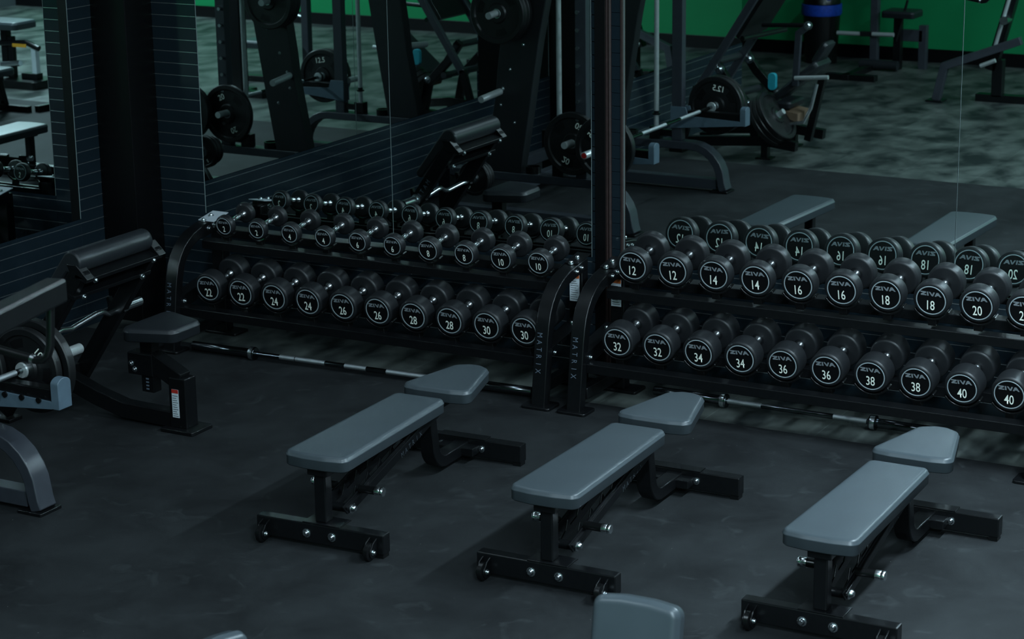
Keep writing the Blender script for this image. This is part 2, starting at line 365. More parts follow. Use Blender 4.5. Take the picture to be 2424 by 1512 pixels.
mirror('y', -4.880, -1.955, 'long wall mirror pane on the left wall behind the smith machine')
# mirrors on the stepped wall
mb = MB().box(-0.346, -0.340, -7.28, -4.92, MZ0, MZ1)
tag(mb.build('wall_mirror', M['mirror'], smooth=0), 'long wall mirror pane beyond the smith machine, seen only in reflection', 'mirror', 'wall mirror panes')

# lamp housings, those of the added fill lamps included
for i, (lx, ly, lz, lw, ll, pw) in enumerate(LAMPS):
    h = thing('linear_lamp', ['bright long ceiling lamp over the floor behind the benches', 'long ceiling lamp above the right rack', 'added long ceiling fill lamp near the green wall', 'added long dim fill lamp above the left rack', 'added bright long fill lamp nearest the green wall on the open side'][i], 'lamp', (lx, ly, lz))
    MB().box(-lw / 2 - .02, lw / 2 + .02, -ll / 2 - .02, ll / 2 + .02, .006, .07).build('housing', M['plastic'], h, 0, .004)
    for s in (-1, 1): MB().tube([(0, s * ll * .35, .07), (0, s * ll * .35, ZC - lz)], .006, 6).build('hanger', M['plastic'], h)

# ================================================================== dumbbell racks
def bolt_mesh():
    return MB().lathe([(0, .010), (.006, .010), (.0095, .006), (.010, 0), (.014, 0), (.014, -.004), (0, -.004)], 'z', 10).mesh('bolt', M['bolt'])
BOLT = bolt_mesh()
def bolt(parent, loc, nrm=(0, 0, 1), s=1.0):
    o = link('bolt', BOLT, parent); o.location = loc; o.rotation_euler = Vector(nrm).to_track_quat('Z', 'Y').to_euler(); o.scale = (s, s, s); return o
FRONT = [(-.100, .02), (-.076, .186), (-.051, .368), (-.036, .440), (-.016, .505), (.012, .557), (.050, .603), (.099, .640), (.150, .666), (.205, .684), (.270, .697), (.400, .717)]
TILT = math.radians(10)
def rack(name, label, X0, plate_lr):
    R = thing(name, label, 'dumbbell rack', (X0, 0, 0), 0, 'two-tier dumbbell racks')
    def leg(xc):
        D = .062; inner = []
        for i, p in enumerate(FRONT):
            a = Vector(FRONT[max(i - 1, 0)]); c = Vector(FRONT[min(i + 1, len(FRONT) - 1)]); t = (c - a).normalized(); n = Vector((t.y, -t.x))
            inner.append((p[0] + n.x * D, p[1] + n.y * D))
        poly = FRONT + inner[::-1]
        poly = [(y, max(z, .02)) for y, z in poly]
        lg = MB().prism(poly, 'x', xc - .04, xc + .04).build('leg', M['steel'], R, 30, .005, 3)
        # vertical lettering reading downwards on the front face
        letters(lg, 'MATRIX', .030, M['letter_dim'], .80, .0385, Matrix.Translation((xc - .008, -.0655 + .004, .300)) @ Matrix.Rotation(-.137, 4, 'X') @ Matrix.Rotation(math.pi / 2, 4, 'Y'))
        return lg
    for xc in (-.23, 2.20):
        leg(xc)
        MB().prism(rounded([(xc - .085, -.135), (xc + .085, -.135), (xc + .085, .0), (xc - .085, .0)], [.02] * 4), 'z', .009, .024).build('foot_plate', M['steel'], R, 30, .003)
        inw = 1 if xc < 1 else -1
        # rear upright and its foot
        xr = xc + inw * .02
        MB().box(xr - .04, xr + .04, .385, .455, .016, .70).build('rear_upright', M['steel'], R, 30, .004)
        MB().prism(rounded([(xr - .11, .36), (xr + .12, .36), (xr + .12, .50), (xr - .11, .50)], [.015] * 4), 'z', 0, .016).build('foot_plate', M['steel'], R, 30, .003)
        MB().beam([(xr, -.02, .10), (xr, .39, .10)], .05, .06).build('side_rail', M['steel'], R, 30, .004)
        for z, y0, y1 in ((.337, -.035, .385), (.700, .225, .46)):
            ml = lambda y: z + (y - .1 if z < .5 else y - .27) * math.tan(TILT)
            MB().prism([(y0, ml(y0) - .075), (y1, ml(y1) - .075), (y1, ml(y1)), (y0, ml(y0))], 'x', xc + inw * .0400, xc + inw * .0408).build('bracket_plate', M['steel'], R, 0, .001)
            yc = y0 + (.07 if z > .5 else .015)
            cap = MB().prism([(yc, ml(yc)), (y1 - .02, ml(y1 - .02)), (y1 - .02, ml(y1 - .02) + .005), (yc, ml(yc) + .005)], 'x', xc - .038, xc + .045 if not (z > .5 and plate_lr and xc < 1) else xc + .075)
            capm = M['cap_glare'] if (z > .5 and plate_lr and xc < 1) else M['steel']  # one cap gets its lamp glare as a painted pale colour
            cap.build('bracket_cap', capm, R, 0, .001)
            for y in (y0 + .07, y1 - .09): bolt(R, (xc, y, ml(y) + .005), (0, -math.sin(TILT), math.cos(TILT)), 1.25)
            for y in (y0 + .06, y1 - .12):
                bolt(R, (xc + (.042 if inw > 0 else .041), y, ml(y) - .035), (1, 0, 0), 1.1)
    # each tier: two sloping rails that carry the saddles
    for nm, yf, zf, dp in (('lower', -.02, .262, .34), ('upper', .215, .610, .25)):
        for part, a, w, h in (('front_rail', 0, .055, .050), ('rear_rail', dp - .065, .060, .050)):
            z0 = zf + a * math.tan(TILT); z1 = zf + (a + w) * math.tan(TILT)
            MB().prism([(yf + a, z0 - h), (yf + a + w, z1 - h), (yf + a + w, z1), (yf + a, z0)], 'x', -.19, 2.16).build(nm + '_' + part, M['steel'], R, 0, .003)
    # warning label on the rear upright
    if plate_lr: lx = 2.145
    else: lx = -.245
    lb = MB().box(lx, lx + .058, .3825, .3845, .475, .625).build('warning_label', M['label_white'], R, 0)
    MB().box(lx, lx + .058, .3815, .3825, .603, .625).build('label_header', M['label_orange'], lb, 0)
    mb = MB()
    for k in range(9): mb.box(lx + .006, lx + .052 - (k % 3) * .006, .3818, .3825, .485 + k * .0125, .488 + k * .0125)
    mb.build('label_print', M['label_ink'], lb, 0)
    return R
rackL = rack('dumbbell_rack', 'black two-tier rack left of the pillar, its small dumbbells numbered two to ten on top', 0.0, True)
rackR = rack('dumbbell_rack', 'black two-tier rack right of the pillar, dumbbells twelve to twenty on top', 2.64, False)

# ================================================================== dumbbells
def ziva_mesh(w, mt):
    P = [[(0, 1), (0, .70), (.60, .70), (0, .30), (0, 0), (1.22, 0), (1.22, .30), (.62, .30), (1.22, .70), (1.22, 1)],
         [(1.36, 0), (1.70, 0), (1.70, 1), (1.36, 1)],
         [(1.80, 1), (2.34, 0), (2.66, 0), (3.16, 1), (2.80, 1), (2.50, .38), (2.18, 1)],
         [(2.96, 0), (3.34, 0), (3.46, .24), (3.94, .24), (4.06, 0), (4.46, 0), (3.90, 1), (3.50, 1)]]
    k = w / 4.6; vs = []; fs = []
    for L_ in P:
        o = len(vs); vs += [((x - .12 * (z - .5) - 2.23) * k, 0, (z - .5) * k * 0.93) for x, z in L_]; fs.append(tuple(range(o, o + len(L_))))
    me = bpy.data.meshes.new('brand_lettering'); me.from_pydata(vs, [], fs); me.materials.append(mt); return me
_head = {}
def head_parts(R, t):
    key = (R, t)
    if key in _head: return _head[key]
    rf = R - .017 if R > .075 else R - .011     # radius of the printed face
    e = min(.014, t * .3)
    prof = [(0, .0025), (rf, .0025), (rf + .001, 0.0005)]
    prof += [(R - e + e * math.sin(a), e - e * math.cos(a)) for a in [i * math.pi / 10 for i in range(1, 6)]]
    prof += [(R, t - e * 1.2)] + [(R - e + e * math.cos(a), t - e + e * math.sin(a)) for a in [i * math.pi / 10 for i in range(1, 6)]]
    prof += [(R * .45, t + .002), (R * .36, t + .002), (R * .36, t - .004), (0, t - .004)]
    body = MB().lathe(prof, 'y', 40).mesh('head', M['rubber'], 30)
    face = MB().lathe([(0, .0018), (rf - .0005, .0018)], 'y', 40).mesh('face_disc', M['face'], 30)
    w = .0055 if R > .075 else .004
    ring = MB().lathe([(rf - w, .0005), (rf - w * .8, -.0004), (rf - w * .2, -.0004), (rf, .0008)], 'y', 40).mesh('face_ring', M['ring'], 30)
    zv = ziva_mesh(rf * 1.42, M['brand'])
    _head[key] = (body, face, ring, zv, rf); return _head[key]
_handle = {}
def handle_mesh(Lh):
    k = round(Lh, 3)
    if k in _handle: return _handle[k]
    h = Lh / 2; pr = [(0, -h), (.024, -h), (.024, -h + .008), (.0185, -h + .018), (.0150, -h + .026), (.0150, -.032), (.0158, -.031), (.0158, -.026), (.0150, -.025), (.0160, 0), (.0150, .025), (.0158, .026), (.0158, .031), (.0150, .032), (.0150, h - .026), (.0185, h - .018), (.024, h - .008), (.024, h), (0, h)]
    _handle[k] = MB().lathe(pr, 'y', 16).mesh('handle', M['chrome'], 50); return _handle[k]
def dumbbell(num, R, t, L, front, label, roll, group):
    """front = centre of the front face; axis tilted up towards the mirror"""
    d = thing('dumbbell', label, 'dumbbell', group=group)
    d.matrix_world = Matrix.Translation(front) @ Matrix.Rotation(TILT, 4, 'X') @ Matrix.Translation((0, L / 2, 0)) @ Matrix.Rotation(roll, 4, 'Y')
    body, face, ring, zv, rf = head_parts(R, t)
    o = link('handle', handle_mesh(L - 2 * t + .006), d)
    nm = text_mesh(str(num), rf * .66, M['number'], .70, .006)
    for s in (0, 1):
        h = link('head', body, d); h.matrix_local = Matrix.Rotation(math.pi * s, 4, 'Z') @ Matrix.Translation((0, -L / 2, 0))
        link('face_disc', face, h); link('face_ring', ring, h)
        z = link('brand_lettering', zv, h); z.location = (0, -.0002, rf * .46)
        n = link('weight_number', nm, h); n.location = (0, -.0002, -rf * .34)
    return d
SMALL = {2: (.0610, .046), 4: (.0625, .049), 6: (.0645, .052), 8: (.0680, .056), 10: (.0705, .060)}
def saddle(rk, xw, yw, zw, R, s, dp):
    """curved cradle under one end of a dumbbell, fixed to the shelf"""
    mb = MB(); n = 10; a0 = math.radians(58); ro, ri = R + .016, R + .006
    pts = [(math.sin(-a0 + 2 * a0 * i / n) * ri, -math.cos(-a0 + 2 * a0 * i / n) * ri) for i in range(n + 1)] + [(math.sin(a0 - 2 * a0 * i / n) * ro, -math.cos(a0 - 2 * a0 * i / n) * ro) for i in range(n + 1)]
    mb.prism(pts, 'y', 0, dp)
    mb.box(-.022, .022, .004, dp - .004, -ro - .03, -ro + .004)
    o = mb.build('saddle', M['plastic'], rk, 30, .002)
    o.matrix_local = Matrix.Translation((xw - rk.location.x, yw, zw)) @ Matrix.Rotation(TILT, 4, 'X') @ Matrix.Translation((0, .004, 0))
    return o
def pair_word(k): return 'left' if k % 2 == 0 else 'right'
rows = [  # rack, tier, first weight, x0, y, z of the front face centre, length
    (rackL, 'upper', 2, -0.028, 0.217, 0.708, 0.247), (rackL, 'lower', 22, 0.0, 0.0, 0.390, 0.318),
    (rackR, 'upper', 12, 2.616, 0.187, 0.761, 0.279), (rackR, 'lower', 32, 2.610, 0.018, 0.391, 0.340)]
for rk, tier, w0, x0, y0, z0, L in rows:
    for i in range(10):
        num = w0 + 2 * (i // 2)
        if num <= 10: R, t = SMALL[num]
        elif num <= 20: R, t = .0925, .062 + (num - 12) * .0016
        elif num <= 30: R, t = .0905, .090 + (num - 22) * .001
        else: R, t = .0910, .102 + (num - 32) * .001
        lab = 'black round dumbbell numbered %s, the %s one of its pair on the %s shelf' % (NUMW[num], pair_word(i), tier)
        dumbbell(num, R, t, L, Vector((x0 + .23 * i, y0, z0)), lab, random.uniform(-.05, .05), '%s shelf dumbbells of the %s rack' % (tier, 'left' if rk is rackL else 'right'))
        saddle(rk, x0 + .23 * i, y0, z0, R, 1, min(t * .7, .05))
        sd = saddle(rk, x0 + .23 * i, y0, z0, R, 1, min(t * .7, .05))
        sd.matrix_local = sd.matrix_local @ Matrix.Translation((0, L - t, 0))

# ================================================================== adjustable benches
def bench_pad_outline(w_near, w_far, y0, y1, bulge=.02):
    pts = []
    a = w_near / 2; c = w_far / 2
    near = [(-a + 2 * a * i / 3, y0 - bulge * math.sin(math.pi * i / 3)) for i in range(4)]
    poly = near + [(c, y1), (-c, y1)]
    rads = [.040, .2, .2, .040, .036, .036]
    return rounded(poly, rads)
def seat_outline(w_near, w_far, y0, y1):
    pts = [(-w_near / 2, y0), (-.09, y0 - .018), (.09, y0 - .018), (w_near / 2, y0), (w_far / 2, y1 - .04), (.03, y1), (-.03, y1), (-w_far / 2, y1 - .04)]
    return rounded(pts, [.04, .1, .1, .04, .05, .05, .05, .05])
def wheel_mesh():
    return MB().lathe([(0, -.014), (.032, -.014), (.040, -.009), (.040, .009), (.032, .014), (0, .014)], 'x', 24).mesh('wheel', M['plastic'], 40)
WHEEL = wheel_mesh()
def bench(label, loc, rotz, incline=0.0, group='adjustable benches'):
    """origin under the wheeled foot, +y towards the seat"""
    B = thing('adjustable_bench', label, 'bench', loc, rotz, group)
    # wheeled foot
    ft = MB().box(-.325, .325, -.03, .03, .018, .108).build('wheeled_foot', M['steel'], B, 0, .005)
    for s in (-1, 1):
        w = link('wheel', WHEEL, ft); w.location = (s * .275, -.066, .0405)
        for q in (-1, 1):
            arc = [(-.066 - .027 * math.sin(a), .0405 - .027 * math.cos(a) * .9 if False else .0405 + .027 * math.cos(a)) for a in [math.radians(d) for d in range(0, 181, 20)]]
            MB().prism([(-.028, .095), (-.066, .080)] + arc[1:] + [(-.028, .020)], 'x', s * .275 + q * .017 - .003, s * .275 + q * .017 + .003).build('wheel_bracket', M['steel'], ft, 30, .001)
        bolt(ft, (s * .275 + .0205, -.066, .0405), (1, 0, 0), 1.0)
        bolt(ft, (s * .065, -.031, .062), (0, -1, 0), 1.5)
        MB().box(s * .30 - .02, s * .30 + .02, -.025, .025, 0, .02).build('rubber_foot', M['plastic'], ft, 0)
    # post plate and post
    MB().box(-.085, .105, -.03, .075, .108, .114).build('post_plate', M['steel'], B, 0, .002)
    MB().box(-.029, .029, -.012, .046, .114, .335).build('post', M['steel'], B, 0, .006)
    MB().box(-.05, .05, -.03, .09, .335, .368).build('post_head', M['steel'], B, 0, .004)
    # front foot and the bent tube that carries the hinge
    ff = MB().box(-.325, .325, 1.305, 1.365, .018, .108).build('front_foot', M['steel'], B, 0, .005)
    for s in (-1, 1): MB().box(s * .30 - .02, s * .30 + .02, 1.31, 1.36, 0, .02).build('rubber_foot', M['plastic'], ff, 0)
    MB().box(-.13, .13, 1.302, 1.368, .108, .113).build('cover_plate', M['steel'], ff, 0, .001)
    for s in (-1, 1): bolt(ff, (s * .11, 1.302, .064), (0, -1, 0), 1.3)
    path = [(0, .955, .350), (0, .970, .250), (0, .985, .175)] + [(0, 1.085 - .10 * math.cos(a), .165 - .10 * math.sin(a)) for a in [math.radians(d) for d in (10, 25, 40, 55, 70, 85)]] + [(0, 1.15, .0655), (0, 1.31, .064)]
    MB().beam(path, .075, .058).build('bent_tube', M['steel'], B, 30, .005)
    MB().box(-.1, .1, 1.23, 1.304, .045, .083).build('gusset', M['steel'], B, 0, .003)
    # ladder: two side plates from the low pivot up to the hinge
    for s in (-1, 1):
        poly = [(.075, .165), (.115, .120), (.165, .120), (.985, .325), (.985, .372), (.90, .372)]
        pl = MB().prism(poly, 'x', s * .058 - .004, s * .058 + .004).build('side_plate', M['steel'], B, 0, .0015)
        MB().beam([(s * .064, .10, .150), (s * .064, .93, .362)], .014, .016, (1, 0, 0)).build('edge_rail', M['steel'], pl, 0, .003)
        bolt(pl, (s * .066, .150, .138), (s, 0, 0), 1.8)
        if s > 0:
            letters(pl, 'MATRIX', .026, M['letter_faint'], .9, .036, Matrix.Translation((.0632, .70, .268)) @ Matrix.Rotation(math.pi / 2, 4, 'Z') @ Matrix.Rotation(-.26, 4, 'Y'))
        # grips
        g = MB().tube([(s * .06, .225, .205), (s * .150, .225, .205)], .0185, 14).build('grip', M['plastic'], B)
        ec = MB().lathe([(0, 0), (.0215, 0), (.0215, .022), (.0205, .0235), (.0215, .025), (.0215, .036), (.019, .040), (0, .040)], 'x', 18).build('end_cap', M['chrome'], g, 40)
        ec.matrix_local = Matrix.Translation((s * .145, .225, .205)) @ Matrix.Rotation(0 if s > 0 else math.pi, 4, 'Z')
    # notched rack plates between the side plates
    teeth = [(.17, .135)]
    for k in range(6):
        y = .22 + k * .11; z = .155 + k * .030; teeth += [(y, z + .01), (y + .02, z + .055), (y + .045, z + .022)]
    teeth += [(.90, .345), (.92, .315), (.19, .115)]
    MB().prism(teeth, 'x', -.032, -.026).add([], []).build('notched_plate', M['steel'], B, 0, .001)
    MB().prism(teeth, 'x', .026, .032).build('notched_plate', M['steel'], B, 0, .001)
    MB().tube([(-.062, .135, .14), (.062, .135, .14)], .02, 14).build('pivot_tube', M['steel'], B)
    # cushions
    inc = math.radians(incline)
    piv = Vector((0, .93, .372))
    mx = Matrix.Translation(piv) @ Matrix.Rotation(-inc, 4, 'X') @ Matrix.Translation(-piv)
    bp = MB().pad(bench_pad_outline(.315, .272, -.045, .910), .372, .068, .019).xf(mx).build('back_pad', M['vinyl'], B, 50)
    MB().box(-.11, .11, .02, .86, .362, .373).xf(mx).build('pad_board', M['plastic'], bp, 0)
    MB().pad(seat_outline(.375, .19, 1.045, 1.470), .372, .068, .019).build('seat_pad', M['vinyl'], B, 50)
    MB().box(-.035, .035, .95, 1.38, .335, .372).build('seat_beam', M['steel'], B, 0, .004)
    return B
bench('grey padded adjustable bench nearest the curl bench, left of the three flat ones', (2.305, -2.285, .0085), math.radians(2.3))
bench('grey padded adjustable bench standing in the middle of the three flat ones', (3.405, -2.240, .0085), math.radians(1.0))
bench('grey padded adjustable bench on the right of the three flat ones', (4.605, -2.215, .0085), math.radians(0.2))

# ================================================================== barbells on the floor
def barbell(name, label, a, b, sleeve, knurls, rs=.025, smat='bar_steel', group=None, cat='barbell'):
    A = Vector(a); Bv = Vector(b); d = (Bv - A); L = d.length; d.normalize()
    T = thing(name, label, cat, A, 0, group)
    T.rotation_euler = (0, 0, math.atan2(d.y, d.x)) if abs(d.z) < 1e-3 else d.to_track_quat('X', 'Z').to_euler()
    MB().tube([(sleeve, 0, 0), (L - sleeve, 0, 0)], .0140, 14).build('shaft', M['bar_steel'], T)
    for s0 in (0, 1):
        prof = [(0, 0), (rs * .9, 0), (rs, .003), (rs, sleeve - .04), (rs * .95, sleeve - .038), (rs * 1.5, sleeve - .036), (rs * 1.52, sleeve - .006), (rs * 1.4, sleeve), (0, sleeve)]
        sl = MB().lathe(prof, 'x', 22).build('sleeve', M[smat], T, 40)
        MB().lathe([(rs * 1.525, sleeve - .033), (rs * 1.54, sleeve - .03), (rs * 1.54, sleeve - .012), (rs * 1.525, sleeve - .009)], 'x', 22).build('collar_band', M['chrome'], sl, 40)
        if s0: sl.matrix_local = Matrix.Translation((L, 0, 0)) @ Matrix.Rotation(math.pi, 4, 'Z')
    for k0, k1 in knurls: MB().tube([(k0, 0, 0), (k1, 0, 0)], .0147, 14).build('knurl', M['knurl'], T)
    return T
barbell('barbell', 'long steel barbell lying on the mat in front of the left rack', (-.105, -.030, .047), (2.095, .040, .047), .435, [(.60, .70), (.705, .90), (1.03, 1.17), (1.30, 1.62)])
barbell('barbell', 'shorter steel barbell lying on the bare floor under the right rack', (2.655, .377, .038), (4.295, .365, .038), .425, [(.43, .62), (1.02, 1.20)])

# ================================================================== weight plates
def plate(label, num, R, t, centre, axis=(0, 1, 0), spin=0.0, group=None, slots=True):
    """rubber plate with raised rim, hub and printed number on both faces; axis = direction of its hole"""
    T = thing('weight_plate', label, 'weight plate', group=group)
    q = Vector(axis).normalized().to_track_quat('Y', 'Z').to_matrix().to_4x4()
    T.matrix_world = Matrix.Translation(centre) @ q @ Matrix.Rotation(spin, 4, 'Y')
    h = t / 2; e = .006
    prof = [(.026, -h), (.30 * R, -h), (.34 * R, -h * .45), (.80 * R, -h * .45), (.84 * R, -h), (R - e, -h), (R, -h + e), (R, h - e), (R - e, h), (.84 * R, h), (.80 * R, h * .45), (.34 * R, h * .45), (.30 * R, h), (.026, h), (.026, -h)]
    MB().lathe(prof, 'y', 44).build('disc', M['iron'], T, 30)
    MB().lathe([(.0262, -h - .001), (.034, -h - .001), (.034, h + .001), (.0262, h + .001), (.0262, -h - .001)], 'y', 20).build('hub_ring', M['bolt'], T, 40)
    if slots:
        for k in range(3):
            a0 = k * 2 * math.pi / 3 + .35; pts = []
            for j in range(7): a = a0 + j * .10; pts.append((math.cos(a) * R * .74, math.sin(a) * R * .74))
            for j in range(6, -1, -1): a = a0 + j * .10; pts.append((math.cos(a) * R * .52, math.sin(a) * R * .52))
            MB().prism(pts, 'y', -h * .47, h * .47).build('grip_recess', M['face'], T, 0)
    if num:
        me = text_mesh(num, .20 * R, M['number'], .95, .01)
        for s in (0, 1):
            for k in (0, 1):
                o = link('weight_number', me, T)
                o.matrix_local = Matrix.Rotation(math.pi * s, 4, 'Z') @ Matrix.Rotation(k * math.pi, 4, 'Y') @ Matrix.Translation((0, -h * .5 - .0006, .60 * R))
    return T

# ================================================================== preacher curl bench
PC = thing('curl_bench', 'black preacher curl bench with a rolled arm pad beside the left rack', 'curl bench', (.3, -1.22, .0085))
o3 = Vector((.3, -1.22, 0))
def pmb(): return MB()
def pbuild(mb, name, mt, parent=PC, smooth=30, bevel=0.0):
    if parent is PC: mb.xf(Matrix.Translation(-o3))
    return mb.build(name, mt, parent, smooth, bevel)
for y in (-.93, -1.51):
    s = pbuild(MB().beam([(.375, y, .880), (-.215, y, .045)], .05, .088, (0, 1, 0)), 'side_beam', M['steel'], PC, 0, .004)
    dv = Vector((-.59, 0, -.835)).normalized()
    if y > -1: letters(s, 'MATRIX', .030, M['letter_dim'], .85, .040, Matrix.Translation(Vector((.13, y + .0258, .535)) - o3) @ Matrix(((dv.x, 0, dv.z, 0), (0, -1, 0, 0), (dv.z, 0, -dv.x, 0), (0, 0, 0, 1))))
    pbuild(MB().box(-.28, -.14, y - .05, y + .05, .0, .02), 'foot_plate', M['steel'], PC, 0, .003)
    pbuild(MB().prism([(.33, .83), (.43, .83), (.36, .90), (.30, .90)], 'y', y - .03, y + .03), 'top_gusset', M['steel'], PC, 0, .003)
pbuild(MB().box(-.245, -.165, -1.49, -.95, .10, .17), 'cross_tube', M['steel'], PC, 0, .004)
pbuild(MB().beam([(.385, -1.54, .832), (.385, -.92, .832)], .075, .022, (1, 0, -.35)), 'upper_rail', M['steel'], PC, 0, .003)
pbuild(MB().beam([(.300, -1.54, .735), (.300, -.92, .735)], .075, .022, (1, 0, -.35)), 'lower_rail', M['steel'], PC, 0, .003)
for y in (-1.46, -.99):
    bolt(PC, Vector((.415, y, .812)) - o3, (.8, 0, -.2), 1.2); bolt(PC, Vector((.335, y, .715)) - o3, (.8, 0, -.2), 1.2)
# arm pad: one upholstered slab rolled over at the top
sl = Vector((-.60, 0, -.80)).normalized(); nn = Vector((-.80, 0, .60))
prof = []
c = Vector((.325, 0, .905)); r = .060
for k in range(0, 13):
    a = math.radians(-60 + k * 17.5); prof.append((c.x + r * math.cos(a), c.z + r * math.sin(a)))
p1 = c + nn * r
prof += [(p1.x + sl.x * .34, p1.z + sl.z * .34), (p1.x + sl.x * .36 - nn.x * .02, p1.z + sl.z * .36 - nn.z * .02), (p1.x + sl.x * .35 - nn.x * .055, p1.z + sl.z * .35 - nn.z * .055), (p1.x - nn.x * .065 + sl.x * .06, p1.z - nn.z * .065 + sl.z * .06)]
pbuild(MB().prism(prof, 'y', -1.535, -.945), 'arm_pad', M['vinyl_dark'], PC, 40, .010)
# base beam, front post and seat
pbuild(MB().beam([(-.20, -1.22, .250), (-.02, -1.22, .175), (.18, -1.22, .105), (.36, -1.22, .060), (.70, -1.22, .052)], .075, .085, (0, 1, 0)), 'base_beam', M['steel'], PC, 30, .005)
po = pbuild(MB().box(.685, .790, -1.268, -1.172, .018, .285), 'front_post', M['steel'], PC, 0, .005)
pbuild(MB().prism(rounded([(.645, -1.31), (.855, -1.31), (.855, -1.13), (.645, -1.13)], [.015] * 4), 'z', 0, .02), 'foot_plate', M['steel'], PC, 30, .003)
pbuild(MB().beam([(.742, -1.22, .262), (.56, -1.22, .355)], .085, .095, (0, 1, 0)), 'slant_tube', M['steel'], PC, 0, .005)
pbuild(MB().box(.425, .585, -1.265, -1.175, .270, .388), 'seat_sleeve', M['steel'], PC, 0, .005)
pbuild(MB().box(.500, .578, -1.252, -1.188, .180, .500), 'seat_tube', M['steel'], PC, 0, .004)
mb = MB()
for k in range(5): mb.box(.530, .548, -1.2535, -1.2515, .195 + k * .018, .203 + k * .018)
pbuild(mb, 'height_marks', M['letter_dim'], PC, 0)
lb = pbuild(MB().box(.705, .747, -1.2705, -1.2685, .075, .225), 'warning_label', M['label_white'], PC, 0)
mb = MB().box(.705, .747, -1.2712, -1.2704, .205, .225).xf(Matrix.Translation(-o3)); mb.build('label_header', M['label_red'], lb, 0)
mb = MB()
for k in range(10): mb.box(.709, .743 - (k % 3) * .005, -1.2711, -1.2704, .081 + k * .012, .0845 + k * .012)
mb.xf(Matrix.Translation(-o3)); mb.build('label_print', M['label_ink'], lb, 0)
for q in ((.45, .33), (.47, .30)): bolt(PC, Vector((q[0], -1.266, q[1])) - o3, (0, -1, 0), 1.2)
seat = rounded([(.505, -1.43), (.795, -1.335), (.795, -1.105), (.505, -1.01)], [.05, .05, .05, .05])
pbuild(MB().pad(seat, .492, .072, .022), 'seat_pad', M['vinyl_dark'], PC, 50)
pbuild(MB().box(.47, .74, -1.29, -1.15, .480, .494), 'seat_board', M['plastic'], PC, 0)
# bar hooks and the chrome peg
for y in (-.93, -1.51):
    pbuild(MB().beam([(.16, y, .50), (.10, y, .455), (.06, y, .50), (.05, y, .56)], .03, .02, (0, 1, 0)), 'bar_hook', M['steel'], PC, 0, .002)

EZ = thing('curl_bar', 'chrome zigzag curl bar resting in the hooks of the curl bench', 'curl bar', (.14, -1.2, .5085))
oe = Vector((.14, -1.2, .5085))
zz = [(-1.62, .0), (-1.49, .005), (-1.43, .012), (-1.31, -.018), (-1.26, -.010), (-1.15, .030), (-1.10, .030), (-1.00, -.012), (-.90, -.005)]
MB().tube([Vector((.10 + .04 * (z > .0), y, .505 + z)) - oe for y, z in zz], .0145, 14).build('shaft', M['chrome'], EZ, 50)
for y0, y1 in ((-.91, -.735), (-1.61, -1.86)):
    s = 1 if y1 > y0 else -1
    MB().lathe([(0, 0), (.024, 0), (.024, .15), (.025, .151), (.036, .153), (.036, .172), (0, .175)], 'y', 20).build('sleeve', M['chrome'], EZ, 40).matrix_local = Matrix.Translation(Vector((.10, y1, .503)) - oe) @ Matrix.Rotation(math.pi if s > 0 else 0, 4, 'Z')
for k, (rr, nm) in enumerate(((.120, '5'), (.120, '5'), (.105, '2.5'), (.105, '2.5'))):
    plate(['larger thin plate marked 5 innermost on the curl bar', 'larger thin plate marked 5 second along the curl bar', 'smaller plate marked 2.5 third along the curl bar', 'smaller plate marked 2.5 outermost on the curl bar'][k], nm, rr, .026, (.10, -1.655 - k * .03, .503), spin=.5 + k, group='plates on the curl bar', slots=False)

